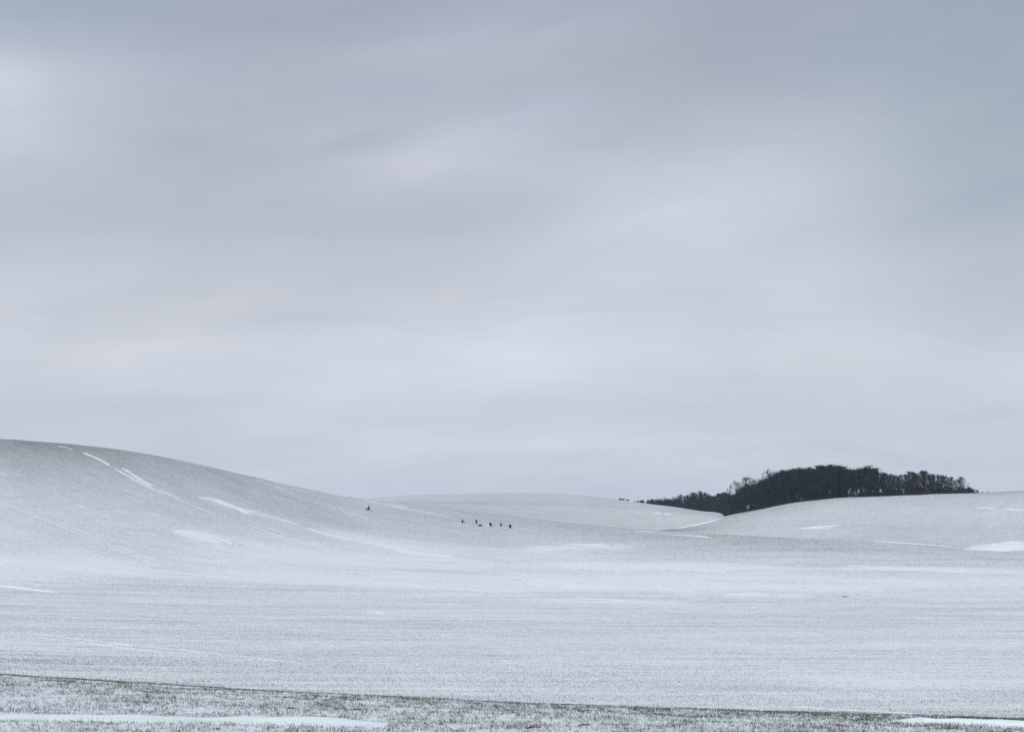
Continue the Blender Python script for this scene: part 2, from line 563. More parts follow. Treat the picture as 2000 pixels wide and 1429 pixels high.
M_SNOW = snow_mat()
M_FIELD = field_mat('snow_dusted_crop', (.075, .10, .09), .62)
M_DRIFT = field_mat('drifted_snow', (.075, .10, .09), .35)
M_FAR = field_mat('snow_dusted_far_crop', (.085, .115, .09), .35)
M_BARK = simple('bark', (.030, .030, .032), .9, .3, 2.0)
M_TWIG = simple('twigs', (.034, .034, .037), .9, .3, 1.0)
M_NEEDLE = simple('needles', (.02, .03, .022), .8, .3, 2.0)
M_BLADE = simple('wheat_blades', (.075, .10, .08), .7, .45, .8)
M_EDGE = simple('green_edge_grass', (.11, .15, .06), .7, .4, .8)
M_STRAW = simple('dry_stalks', (.09, .085, .065), .8, .4, 1.2)
M_SOIL = simple('dark_soil', (.035, .032, .028), .9, .4, 6.0)
M_CLOTH = simple('dark_winter_cloth', (.012, .014, .019), .85, .3, 5.0)
M_CLOTH2 = simple('slate_winter_cloth', (.022, .027, .033), .85, .3, 5.0)
M_SKIN = simple('skin', (.42, .28, .22), .6, .1, 8.0)
M_WOOD = simple('sledge_wood', (.05, .035, .025), .7, .3, 8.0)

# ------------------------------------------------------------------ ground sheets
def sheet(name, r0, r1, mat, label, zadd=0.0):
    rows = np.arange(r0, r1 + 1)
    n = len(rows)
    v = np.stack([GX[rows], GY[rows], GZ[rows] + zadd], -1).reshape(-1, 3)
    i = np.arange((n - 1) * (NC - 1))
    r, c = i // (NC - 1), i % (NC - 1)
    a = r * NC + c
    fcs = np.stack([a, a + 1, a + NC + 1, a + NC], 1)
    me = mesh_np(name, v, fcs, mat, True)
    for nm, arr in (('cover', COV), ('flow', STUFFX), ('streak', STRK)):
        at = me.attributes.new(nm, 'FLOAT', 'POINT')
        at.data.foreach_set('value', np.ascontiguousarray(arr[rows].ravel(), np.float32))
    return tag(obj(name, me), label, kind='structure')


iR4 = sum(SEG[:4])
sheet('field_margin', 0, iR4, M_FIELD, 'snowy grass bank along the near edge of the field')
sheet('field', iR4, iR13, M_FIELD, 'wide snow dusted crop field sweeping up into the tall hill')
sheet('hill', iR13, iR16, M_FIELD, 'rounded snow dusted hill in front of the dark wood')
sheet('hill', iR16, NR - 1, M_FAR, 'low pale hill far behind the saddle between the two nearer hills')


# ------------------------------------------------------------------ snow lying in wheel tracks and hollows
def ribbon(pts, width, height=.10, label='', dmin=60.0, rough=.45, seed=0, steps=None, taper=.12, lens=False, name='snow_drift', na=9, cut=.2, mat=None):
    """a low ragged-edged bank of snow along a line over the ground; pts are sight lines that are met with the ground first"""
    w3 = np.array([cast(px, py, dmin) for px, py in pts])
    seg = np.hypot(*(np.diff(w3[:, :2], axis=0).T))
    s = np.concatenate([[0], np.cumsum(seg)])
    tot = s[-1]
    n = steps or int(np.clip(tot / .45, 40, 400))
    sq = np.linspace(0, tot, n)
    cx = pchip(s, w3[:, 0], sq) if len(s) > 2 else np.interp(sq, s, w3[:, 0])
    cy = pchip(s, w3[:, 1], sq) if len(s) > 2 else np.interp(sq, s, w3[:, 1])
    tx, ty = np.gradient(cx), np.gradient(cy)
    ln = np.hypot(tx, ty) + 1e-9
    nx, ny = -ty / ln, tx / ln
    u = np.linspace(-1, 1, na)
    k = sq / tot
    if lens:
        env = np.sqrt(np.clip(1 - (2 * k - 1) ** 2, 0, 1))
    else:
        env = np.clip(np.minimum(k, 1 - k) / taper, 0, 1) ** .6
    wv = width * (.25 + .75 * env) * (.75 + .5 * fbm(sq / (width * 4), sq * 0, 2, seed + 3))
    X = cx[:, None] + nx[:, None] * u[None] * wv[:, None] * .5
    Y = cy[:, None] + ny[:, None] * u[None] * wv[:, None] * .5
    G = ground(X.ravel(), Y.ravel()).reshape(X.shape)
    nz = .5 * (fbm(sq[:, None] / (width * 1.3) + 0 * u, u[None] * 2.2 + 0 * sq[:, None], 3, seed + 11) - .5)
    nz = nz + .9 * (fbm(sq[:, None] / (6 + width * 1.5) + u[None] * 1.3, u[None] * (2.5 + .3 * width) + 0 * sq[:, None], 3, seed + 29) - .5)
    nz = nz + .45 * (fbm(sq[:, None] / 1.8 + 0 * u, u[None] * width * .6 + 0 * sq[:, None], 2, seed + 43) - .5)
    prof = (1 - u[None] ** 2) * (.15 + .85 * env[:, None]) + nz * 2 * rough
    h = height * (prof - cut)
    h = np.clip(h, -.08 - height * .3, height)
    h[:, 0] = h[:, -1] = -.10 - height * .3
    h[0] = h[-1] = -.10 - height * .3
    v = np.stack([X, Y, G + h], -1).reshape(-1, 3)
    i = np.arange((n - 1) * (na - 1))
    r, c = i // (na - 1), i % (na - 1)
    a = r * na + c
    me = mesh_np(name, v, np.stack([a, a + na, a + na + 1, a + 1], 1), mat or M_DRIFT, True)
    rim = np.clip(.27 - .75 * (prof - cut), .0, .27)
    for nm, arr in (('cover', rim), ('flow', 1100 + 0 * rim), ('streak', .15 + 0 * rim)):
        at = me.attributes.new(nm, 'FLOAT', 'POINT')
        at.data.foreach_set('value', np.ascontiguousarray(arr.ravel(), np.float32))
    return tag(obj(name, me), label, kind='structure')


DR = [
    # tramlines and drifts on the tall hill
    ([(113, 871), (128, 873.5), (142, 878)], .9, .16, 'thin snow streak just under the brow of the tall hill'),
    ([(163, 884), (185, 893), (205, 903), (216, 910)], 1.6, .20, 'bright snow filled wheel track starting below the hill brow'),
    ([(216, 911), (235, 921), (262, 936), (290, 950), (310, 958.5), (330, 965), (350, 975)], 1.7, .20, 'long bright snow filled wheel track down the tall hill'),
    ([(340, 971), (375, 986), (420, 1003)], .7, .10, 'faint end of the long wheel track on the tall hill'),
    ([(238, 914), (255, 923), (268, 932), (290, 945), (302, 951)], 2.2, .18, 'ragged snow streak beside the long wheel track'),
    ([(300, 950), (335, 963), (352, 971), (400, 988)], .6, .09, 'thin twin of the long wheel track'),
    ([(386, 971), (405, 974), (420, 976), (440, 983), (458, 990), (480, 996), (506, 1001)], 6.0, .30, 'torn bright snow patch high on the hill flank'),
    ([(458, 989), (470, 996), (488, 1005)], 2.4, .16, 'small tail under the torn snow patch'),
    ([(506, 1001), (545, 1012), (575, 1022), (600, 1030)], 1.0, .12, 'thin snow line running down from the torn patch'),
    ([(600, 1030), (640, 1043), (665, 1049), (690, 1054)], 4.5, .2, 'widening snow track on the hill foot'),
    ([(690, 1054), (725, 1061), (760, 1069), (790, 1075), (850, 1084), (900, 1090)], 6.5, .24, 'broad snow track running into the valley'),
    ([(478, 1020), (500, 1030), (560, 1050), (620, 1066), (660, 1078)], .8, .10, 'lower thin snow line along the hill foot'),
    ([(470, 1014), (520, 1030), (570, 1046)], .6, .09, 'faint double of the lower snow line'),
    ([(342, 1036), (365, 1040), (392, 1046), (416, 1053), (440, 1063)], 17.0, .34, 'largest smooth lens of snow on the hill flank'),
    ([(148, 986), (158, 988.5), (169, 991.5)], 1.8, .16, 'small lone snow patch on the tall hill'),
    ([(500, 938), (520, 943), (545, 952), (557, 957), (577, 965)], 1.2, .16, 'bright track end near the falling skyline of the hill'),
    ([(598, 977), (650, 992), (700, 1007), (732, 1016)], 1.1, .14, 'wheel track below the lone sitting figure'),
    ([(622, 980), (660, 991), (720, 1008)], .8, .12, 'upper twin of the wheel track below the lone figure'),
    ([(715, 976.5), (745, 983.5), (800, 995), (860, 1007), (897, 1016)], 1.2, .16, 'long straight track leading down to the group of figures'),
    ([(760, 984), (810, 994), (870, 1006)], .7, .10, 'faint upper twin of the straight track'),
    ([(936, 1022.5), (950, 1024.5), (962, 1027)], 1.5, .14, 'short bright snow strip among the figures'),
    ([(965, 1027.5), (1000, 1030.5), (1040, 1035)], 1.2, .10, 'faint snow strip below the figures'),
    ([(0, 980), (60, 1003), (120, 1028), (200, 1062), (280, 1092), (345, 1110)], .5, .06, 'thin wheel track across the base of the tall hill'),
    ([(110, 1016), (200, 1056), (290, 1088), (380, 1113)], .5, .06, 'twin wheel track across the base of the tall hill'),
    ([(-40, 1137), (0, 1144), (40, 1149), (80, 1154), (113, 1158)], 2.6, .22, 'bright snow strip at the field edge by the frame'),
    # valley floor
    ([(800, 1096), (850, 1096), (930, 1097), (1000, 1101)], 14.0, .18, 'broad pale snow band where the hill meets the valley'),
    ([(1020, 1129), (1080, 1141), (1160, 1148), (1250, 1150), (1370, 1154)], 19.0, .30, 'widest white snow drift on the valley floor'),
    ([(850, 1128), (950, 1133), (1060, 1138), (1160, 1142)], 1.8, .12, 'narrow white line above the widest drift'),
    ([(640, 1134), (760, 1143), (900, 1151), (1040, 1155)], 9.0, .16, 'long soft snow band in the valley'),
    ([(1360, 1143), (1450, 1145), (1560, 1146)], 2.2, .12, 'thin streak beyond the end of the widest drift'),
    ([(1420, 1160), (1465, 1161), (1512, 1163)], 8.0, .22, 'short white drift right of the widest drift'),
    ([(1110, 1166), (1200, 1171), (1300, 1176)], 2.0, .12, 'thin streak in front of the widest drift'),
    ([(1105, 1062), (1145, 1063), (1185, 1067)], 6.0, .20, 'pale snow streak beyond the valley floor'),
    ([(1048, 1075), (1066, 1073), (1084, 1074)], 3.0, .16, 'tiny snow streak beside the pale one'),
    ([(1235, 1036), (1255, 1037), (1277, 1038.5)], 3.0, .16, 'short streak in the saddle between the hills'),
    ([(1305, 1044), (1345, 1046), (1386, 1050)], 4.0, .18, 'snow streak just below the saddle'),
    ([(1200, 1107), (1330, 1111), (1480, 1118)], 3.0, .12, 'long faint streak across the far valley floor'),
    ([(1640, 1104), (1760, 1109), (1900, 1117)], 2.4, .12, 'faint streak toward the foot of the rounded hill'),
    ([(712, 1195), (733, 1195.5), (758, 1198)], 2.2, .20, 'small bright snow patch alone in the field'),
    ([(1700, 1056.5), (1780, 1061), (1830, 1065), (1880, 1070)], 1.6, .14, 'thin track at the foot of the rounded hill'),
    ([(0, 1232), (120, 1243), (250, 1259), (400, 1274), (520, 1287), (620, 1299)], .55, .06, 'wheel rut crossing the near field'),
    ([(0, 1238), (120, 1250), (250, 1266), (400, 1281)], .45, .06, 'twin wheel rut crossing the near field'),
    ([(1530, 1378), (1650, 1386), (1800, 1394)], .8, .07, 'thin snow line behind the bank crest'),
]
for k, (p, wd, ht, lb) in enumerate(DR):
    ribbon(p, wd * 1.15, ht, lb, seed=k * 7, lens=wd > 2.4, dmin=90, rough=.85 if wd < 2.4 else 1.0, na=9 if wd < 2.4 else 27, cut=.3 if wd < 2.4 else .16)
RD = [
    ([(1576, 1030), (1610, 1028), (1643, 1026.5)], 3.6, .2, 'snow streak on the lower slope of the rounded hill'),
    ([(1560, 1031), (1590, 1031), (1625, 1031)], 2.5, .14, 'second streak under the one on the rounded hill'),
    ([(1905, 991), (1925, 992), (1946, 993)], 1.6, .16, 'upper snow streak on the rounded hill'),
    ([(1962, 993.5), (1985, 994.5), (2020, 996)], 1.6, .16, 'upper snow streak running out of the frame'),
    ([(1318, 1033), (1345, 1028), (1370, 1023), (1395, 1016.5), (1412, 1011.5)], 7.0, .5, 'bright rim of snow along the hill edge below the wood'),
    ([(1880, 1071.5), (1915, 1070), (1960, 1068.5), (2010, 1067), (2070, 1066)], 26.0, .4, 'wide white wedge of snow at the foot of the rounded hill'),
]
for k, (p, wd, ht, lb) in enumerate(RD):
    ribbon(p, wd, ht, lb, seed=500 + k * 7, lens=(2.4 < wd < 20), dmin=600 if p[0][0] < 1500 else 545, taper=.8 if wd > 20 else .12, na=9 if wd < 3 else 27, rough=.55)
for k, (p, lb) in enumerate([([(1277, 1001), (1285, 1001.3), (1293, 1001.8)], 'tiny white streak on the far hill'), ([(1297, 1003), (1304, 1003.4), (1312, 1004)], 'second tiny streak on the far hill')]):
    ribbon(p, 4.0, .4, lb, seed=700 + k, dmin=900, lens=True)
TRACKS = [[(-60, 1402), (0, 1403), (100, 1404), (250, 1405), (400, 1408), (520, 1410), (640, 1414), (760, 1417)], [(1735, 1410), (1800, 1411), (1900, 1415), (2000, 1419), (2060, 1422)]]
TW = [1.6, .65]
BANKSNOW = []
for k, (p, lb) in enumerate(zip(TRACKS, ['smooth snow filled track along the near bank', 'narrow snow strip on the bank near the corner'])):
    ribbon(p, TW[k], .13, lb, dmin=24, seed=800 + k, rough=.75, steps=320, na=25, cut=.22, mat=M_SNOW)
    w3 = np.array([cast(a, b, 24) for a, b in p])
    BANKSNOW.append((w3, TW[k]))


# ------------------------------------------------------------------ standing crop (nobody could count it)
def sample_rows(arr, x, y):
    a = np.arctan2(x, y)
    d = np.hypot(x, y)
    j = np.clip(np.searchsorted(AZ, a) - 1, 0, NC - 2)
    out = np.zeros_like(d)
    for k, m in by_column(j):
        out[m] = np.interp(d[m], GD[:, k], arr[:, k])
    return out


def blades(x, y, z, h, wd, lean, rng):
    """one bent two-triangle... three-triangle blade per point"""
    n = len(x)
    th = rng.uniform(0, 2 * PI, n)
    fx, fy = np.cos(th), np.sin(th)                       # across
    la = rng.uniform(0, 2 * PI, n)
    lx, ly = np.cos(la) * lean * h, np.sin(la) * lean * h
    b0 = np.stack([x - fx * wd, y - fy * wd, z - .02], 1)
    b1 = np.stack([x + fx * wd, y + fy * wd, z - .02], 1)
    m0 = np.stack([x - fx * wd * .8 + lx * .35, y - fy * wd * .8 + ly * .35, z + h * .6], 1)
    m1 = np.stack([x + fx * wd * .8 + lx * .35, y + fy * wd * .8 + ly * .35, z + h * .6], 1)
    tp = np.stack([x + lx, y + ly, z + h * (1 - .25 * np.minimum(lean, 1))], 1)
    v = np.stack([b0, b1, m0, m1, tp], 1).reshape(-1, 3)
    o = np.arange(n) * 5
    f = np.concatenate([np.stack([o, o + 1, o + 3], 1), np.stack([o, o + 3, o + 2], 1), np.stack([o + 2, o + 3, o + 4], 1)])
    return v, f


def spikes(x, y, z, h, wd, lean, rng):
    """one-triangle blade per point, for the farther field"""
    n = len(x)
    th = rng.uniform(-.9, .9, n)
    fx, fy = np.cos(th), np.sin(th)
    la = rng.uniform(0, 2 * PI, n)
    b0 = np.stack([x - fx * wd, y - fy * wd, z - .02], 1)
    b1 = np.stack([x + fx * wd, y + fy * wd, z - .02], 1)
    tp = np.stack([x + np.cos(la) * lean * h, y + np.sin(la) * lean * h, z + h], 1)
    v = np.stack([b0, b1, tp], 1).reshape(-1, 3)
    o = np.arange(n) * 3
    return v, np.stack([o, o + 1, o + 2], 1)


def polar_points(n, d0, d1, rng, half=.345):
    a = rng.uniform(-half, half, n)
    d = np.sqrt(rng.uniform(d0 * d0, d1 * d1, n))
    return d * np.sin(a), d * np.cos(a), d, a


rng = np.random.default_rng(11)
bank_d = np.interp(AZ, AZ, ctrl_d[3])
# near bank: tufts of young wheat poking through the snow
x, y, d, a = polar_points(125000, 26, 58, rng)
den = fbm(x * 1.6, y * .35, 3, 61)
den2 = fbm(x * 4.0, y * 1.2, 2, 67)
keep = rng.uniform(0, 1, len(x)) < np.clip((den - .05) * 1.5, .3, 1) * np.clip((den2 - .05) * 1.5, .4, 1) * .95
edge_d = np.interp(a, AZ, ctrl_d[3])
keep &= rng.uniform(0, 1, len(x)) < 1 - .65 * smooth01(-3.0, -.6, d - edge_d)
for w3, tw in BANKSNOW:
    cl = np.interp(x, w3[:, 0], w3[:, 1])
    inside = (x > w3[0, 0]) & (x < w3[-1, 0]) & (np.abs(y - cl) < tw * .5 * (1 - .5 * rng.uniform(0, 1, len(x)) ** 3))
    keep &= ~(inside & (rng.uniform(0, 1, len(x)) > .14))
x, y, d = x[keep], y[keep], d[keep]
nb = 3
x = np.repeat(x, nb) + rng.normal(0, .03, len(x) * nb)
y = np.repeat(y, nb) + rng.normal(0, .03, len(y) * nb)
z = ground(x, y)
h = rng.uniform(.025, .085, len(x)) * (1 + .9 * (rng.uniform(0, 1, len(x)) < .05))
v, f = blades(x, y, z, h, rng.uniform(.002, .004, len(x)), rng.uniform(.1, .9, len(x)), rng)
tag(obj('winter_wheat', mesh_np('winter_wheat', v, f, M_BLADE)), 'young wheat tufts poking through snow on the near bank', 'crop', kind='stuff')
print('bank blades', len(x))
# green fringe along the crest of the bank
n = 14000
a = rng.uniform(-.345, .345, n)
dc = np.interp(a, AZ, ctrl_d[3]) + rng.normal(.5, .9, n)
x, y = dc * np.sin(a), dc * np.cos(a)
keep = rng.uniform(0, 1, n) < np.clip((fbm(x * .28, y * .1, 2, 77) - .30) * 2.6, .12, 1)
x, y = x[keep], y[keep]
z = ground(x, y)
h = rng.uniform(.02, .075, len(x))
v, f = blades(x, y, z, h, rng.uniform(.003, .005, len(x)), rng.uniform(.1, .8, len(x)), rng)
tag(obj('edge_grass', mesh_np('edge_grass', v, f, M_EDGE)), 'thin line of green grass along the bank crest', 'grass', kind='stuff')
# the field behind
x, y, d, a = polar_points(900000, 84, 310, rng)
dn = sample_rows(DENS, x, y)
fl = sample_rows(STUFFX, x, y)
rows_ = fbm(fl * .55, x * .02, 2, 91)
keep = rng.uniform(0, 1, len(x)) < np.clip(dn * 3.0 * np.clip((rows_ - .12) * 2.4, .15, 1.6), 0, 1) * (1 - smooth01(190, 305, d))
x, y, d = x[keep], y[keep], d[keep]
z = ground(x, y)
h = rng.uniform(.03, .075, len(x)) * (1 + 1.8 * (rng.uniform(0, 1, len(x)) < .02)) * (1.55 - .55 * smooth01(100, 190, d))
v, f = spikes(x, y, z, h, rng.uniform(.006, .014, len(x)), rng.uniform(0, .8, len(x)), rng)
tag(obj('field_stubble', mesh_np('field_stubble', v, f, M_BLADE)), 'sparse dark crop blades standing out of the snowy field', 'crop', kind='stuff')
print('field blades', len(x))


# tufts on the hills, as far as they still show as grain
x, y, d, a = polar_points(720000, 240, 840, rng)
pxx, pyy = project(x, y, ground(x, y))
dn = sample_rows(DENS, x, y)
fl = sample_rows(STUFFX, x, y)
rows_ = fbm(fl * .4, x * .012, 2, 97)
keep = (rng.uniform(0, 1, len(x)) < np.clip(dn * 2.2 * (.8 + .4 * rows_), 0, 1) * smooth01(240, 330, d)) & ~((d > np.interp(a, AZ, ctrl_d[12]) + 25) & (d < np.interp(a, AZ, ctrl_d[13])))
keep &= (d < np.interp(a, AZ, ctrl_d[12]) + 25) | (a > .08)
keep &= rng.uniform(0, 1, len(x)) < 1 - .6 * smooth01(-60, -10, d - np.interp(a, AZ, ctrl_d[12])) * (d < np.interp(a, AZ, ctrl_d[12]) + 30)
x, y, d = x[keep], y[keep], d[keep]
z = ground(x, y)
v, f = spikes(x, y, z, rng.uniform(.07, .16, len(x)) * (.6 + .4 * d / 500), rng.uniform(.02, .05, len(x)), rng.uniform(0, .6, len(x)), rng)
tag(obj('hill_crop', mesh_np('hill_crop', v, f, M_BLADE)), 'crop tufts standing out of the snow on the hills', 'crop', kind='stuff')
print('hill tufts', len(x))


# ------------------------------------------------------------------ tubes
class Tubes:
    def __init__(s):
        s.v, s.f, s.n = [], [], 0

    def ring(s, p, d, r, k):
        d = d / (np.linalg.norm(d) + 1e-9)
        u = np.cross(d, [0, 0, 1.0] if abs(d[2]) < .9 else [1.0, 0, 0])
        u /= np.linalg.norm(u)
        w_ = np.cross(d, u)
        a = np.arange(k) * 2 * PI / k
        s.v.extend(p + r * (np.cos(t) * u + np.sin(t) * w_) for t in a)
        s.n += k
        return s.n - k

    def path(s, pts, rad, k=5):
        pts = [np.asarray(p, float) for p in pts]
        prev = None
        for i, p in enumerate(pts):
            d = pts[min(i + 1, len(pts) - 1)] - pts[max(i - 1, 0)]
            cur = s.ring(p, d, rad[i], k)
            if prev is not None:
                for j in range(k):
                    a, b = prev + j, prev + (j + 1) % k
                    c, e = cur + (j + 1) % k, cur + j
                    s.f.append((a, b, c))
                    s.f.append((a, c, e))
            prev = cur

    def spike(s, p, q, r):
        b = s.ring(np.asarray(p, float), np.asarray(q, float) - p, r, 3)
        s.v.append(np.asarray(q, float))
        t = s.n
        s.n += 1
        for j in range(3):
            s.f.append((b + j, b + (j + 1) % 3, t))

    def mesh(s, name, mat):
        return mesh_np(name, np.array(s.v), np.array(s.f), mat)


def unit(v):
    return v / (np.linalg.norm(v) + 1e-9)


def make_tree(seed, H=18.0, spread=.32, clear=.28, limbs=8, dense=1.0, multi=False, up=.55, fat=1.0):
    """bare broadleaf tree: tapered trunk with its limbs, then a crown of branches and fine twigs"""
    r = np.random.default_rng(seed)
    T, K = Tubes(), Tubes()

    def jitter(d, a):
        return unit(d + r.normal(0, a, 3))

    def twig(p, d, ln, lvl):
        q_ = p + jitter(d, .12) * ln
        K.spike(p, q_, (.022 + .010 * ln) * fat)
        for _ in range(int(round((6 if lvl else 3) * dense))):
            t = r.uniform(.15, 1.0)
            o = p + (q_ - p) * t
            e = unit(d * .9 + r.normal(0, .6, 3) + np.array([0, 0, .25]))
            l2 = ln * r.uniform(.35, .75) * (1.1 - .4 * t)
            if lvl:
                twig(o, e, l2, lvl - 1)
            else:
                K.spike(o, o + e * l2, .016 * fat)

    def branch(p, d, ln, rad, tubes, nseg=4):
        pts, rads = [p], [rad]
        for i in range(nseg):
            d = unit(d + r.normal(0, .16, 3) + np.array([0, 0, .13]))
            pts.append(pts[-1] + d * ln / nseg)
            rads.append(rad * (1 - .75 * (i + 1) / nseg))
        tubes.path(pts, rads, 5 if rad > .09 else 4 if rad > .05 else 3)
        return pts

    stems = []
    if multi:
        for i in range(limbs):
            a = 2 * PI * i / limbs + r.uniform(-.3, .3)
            o = np.array([math.cos(a), math.sin(a), 0]) * H * .06
            stems.append((o, unit(np.array([math.cos(a) * spread * r.uniform(.2, 1.3), math.sin(a) * spread * r.uniform(.2, 1.3), 1.0])), H * r.uniform(.55, .8)))
    else:
        lean = r.normal(0, .03, 2)
        top = H * .72
        pts = [np.array([lean[0] * z * z / H + r.normal(0, .05), lean[1] * z * z / H + r.normal(0, .05), z]) for z in np.linspace(0, top, 8)]
        rad0 = H * .019
        T.path(pts, [rad0 * (1.25 if i == 0 else 1 - .82 * i / 7) for i in range(8)], 7)
        zs = np.array([p[2] for p in pts])
        for i in range(limbs):
            f = i / (limbs - 1)
            zz = H * (clear + (.70 - clear) * f) + r.uniform(-.3, .3)
            o = np.array([np.interp(zz, zs, [p[0] for p in pts]), np.interp(zz, zs, [p[1] for p in pts]), zz])
            a = i * 2.4 + r.uniform(-.4, .4)
            ang = (1 - f) * 1.05 + .22
            d = np.array([math.cos(a) * math.sin(ang), math.sin(a) * math.sin(ang), math.cos(ang)])
            stems.append((o, d, H * spread * (1.05 - .30 * f) * r.uniform(.8, 1.15)))
        stems.append((pts[-1], np.array([0, 0, 1.0]), H * .26))
    for o, d, ln in stems:
        lp = branch(o, d, ln, H * (.008 if not multi else .006), T, 5)
        for _ in range(int(8 * dense) if not multi else int(9 * dense)):
            t = r.uniform(.25, 1.0) * (len(lp) - 1)
            i = min(int(t), len(lp) - 2)
            p = lp[i] + (lp[i + 1] - lp[i]) * (t - i)
            dd = unit(unit(lp[i + 1] - lp[i]) * .7 + r.normal(0, .55, 3) + np.array([0, 0, up * .5]))
            bp = branch(p, dd, ln * r.uniform(.3, .5), .05, K, 3)
            for _ in range(5):
                t2 = r.uniform(.3, 1.0) * 3
                j = min(int(t2), 2)
                pp = bp[j] + (bp[j + 1] - bp[j]) * (t2 - j)
                twig(pp, unit(unit(bp[j + 1] - bp[j]) + r.normal(0, .5, 3) + np.array([0, 0, .2])), ln * r.uniform(.14, .26), 1)
    if not multi:                        # the crown keeps within a rounded dome, as trees shaped by wind and light do
        for lst in (K.v, T.v):
            q_ = np.array(lst)
            e = (q_ - [0, 0, H * .50]) / np.array([H * .36, H * .36, H * .46])
            rr = np.linalg.norm(e, axis=1)
            k_ = np.where(rr > .9, (.9 + (rr - .9) * .30) / np.maximum(rr, 1e-6), 1.0)
            low = q_[:, 2] < H * .2
            k_ = np.where(low, 1.0, k_)
            q_ = e * k_[:, None] * np.array([H * .36, H * .36, H * .46]) + [0, 0, H * .50]
            lst[:] = list(q_)
    vz = np.array(K.v)
    htot = float(vz[:, 2].max())
    return T.mesh('trunk', M_BARK), K.mesh('crown', M_TWIG), htot, float(np.percentile(np.hypot(vz[:, 0], vz[:, 1]), 96))


TREES = [make_tree(s, 18, sp, cl, lb, de) for s, sp, cl, lb, de in
         [(1, .42, .14, 13, .88), (2, .40, .12, 13, .88), (3, .46, .10, 13, .88), (4, .38, .16, 12, .9), (5, .44, .12, 13, .88), (6, .40, .10, 14, .88), (7, .38, .12, 13, .88)]]
SPARSE = [make_tree(s, 18, .42, .12, 12, .8) for s in (31, 32, 33)]
SHRUBS = [make_tree(s, 6, .55, 0, 7, 1.0, True) for s in (51, 52, 53)]
LOW = [make_tree(s, 6, .75, 0, 4, .35, True, fat=4.0) for s in (71, 72, 73)]
THICKET = [make_tree(s, 6, .55, 0, 5, .5, True, fat=2.2) for s in (61, 62, 63, 64)]
print('tree tris', [len(t[0].polygons) + len(t[1].polygons) for t in TREES + SPARSE + SHRUBS])
NT_ = 0


def plant(px, d, top, proto, label, group=None, name='bare_tree', cat='tree', wide=1.0, seed=0, sink=0.0):
    """stand a tree at the distance d on the bearing of a column; its height comes from the row its top reaches"""
    global NT_
    NT_ += 1
    a, t = pix_azel(px, top)
    a = float(a)
    x, y = d * math.sin(a), d * math.cos(a)
    g = float(ground(x, y)[0]) - .15
    ztop = CAM_Z + d * float(t)
    tr, cr, ht, rad = proto
    s = max(.12, (ztop - g) / ht) * (1.05 if cat == 'tree' else 1.0)
    o = empty(name, (x, y, g), random.uniform(0, 2 * PI), (s * wide, s * wide, s))
    obj('trunk', tr, o)
    obj('crown', cr, o)
    return tag(o, label, cat, group)


random.seed(5)
ORD = ['first', 'second', 'third', 'fourth', 'fifth', 'sixth', 'seventh', 'eighth', 'ninth', 'tenth', 'eleventh', 'twelfth', 'thirteenth', 'fourteenth', 'fifteenth',
       'sixteenth', 'seventeenth', 'eighteenth', 'nineteenth', 'twentieth']
SKY_PX = [1420, 1441, 1458, 1480, 1504, 1518, 1528, 1545, 1563, 1600, 1639, 1655, 1675, 1701, 1719, 1740, 1751, 1779, 1804, 1816, 1839, 1853, 1869, 1880, 1896, 1917]
SKY_Y = [972, 960, 946, 941, 931, 922, 916, 919, 914, 910, 906, 917, 913, 909, 919, 920, 927, 921, 919, 927, 925, 929, 927, 933, 944, 958]
rcd = lambda px: float(np.interp(px, PXC, drc))
# front edge of the wood, one by one from its right-hand end
edge = [1908, 1893, 1876, 1858, 1840, 1823, 1805, 1786, 1768, 1748, 1728, 1708, 1688, 1666, 1644, 1622, 1602, 1582, 1562, 1542, 1524, 1506, 1488, 1470, 1454, 1440, 1428]
for i, px in enumerate(edge):
    top = np.interp(px, SKY_PX, SKY_Y) + random.uniform(0, 5)
    proto = TREES[i % 7] if i > 1 else SHRUBS[i]
    nth = ORD[i] + ' bare tree from the open end of the wood' if i < 14 else ORD[26 - i] + ' bare tree from the hollow end of the wood'
    plant(px, rcd(px) + random.uniform(16, 30), top, proto, nth + ', at its front edge', 'trees at the front edge of the wood', wide=1.25)
# the ranks behind
inner = 'bare dark tree standing inside the mass of the wood behind its front edge'
for rank, (off, step, lo, hi) in enumerate([(42, 15, 1424, 1888), (62, 15, 1430, 1840), (84, 16, 1428, 1720), (108, 17, 1434, 1660)]):
    px = lo + rank * 4
    k = 0
    while px < hi:
        top = np.interp(px, SKY_PX, SKY_Y) + random.uniform(-1, 7)
        plant(px, rcd(px) + off + random.uniform(-5, 5), top, TREES[(k * 3 + rank) % 7], inner, 'trees inside the wood', wide=random.uniform(1.1, 1.35))
        px += step * random.uniform(.8, 1.2)
        k += 1
# thin see-through crowns that rise behind the dark slope of the wood
for px, top, i, lb in [(1438, 940, 0, 'pale see-through tree at the hollow end of the wood'), (1455, 931.5, 1, 'pale rounded see-through crown rising above the dark wood slope'),
                       (1474, 936, 2, 'pale low see-through crown beside the rounded one'), (1503, 917.5, 0, 'broad see-through fan of branches on the wood skyline'),
                       (1549, 916, 1, 'fine see-through crown between two dark treetops')]:
    plant(px, rcd(px) + 128, top, SPARSE[i], lb, 'see-through trees behind the wood')
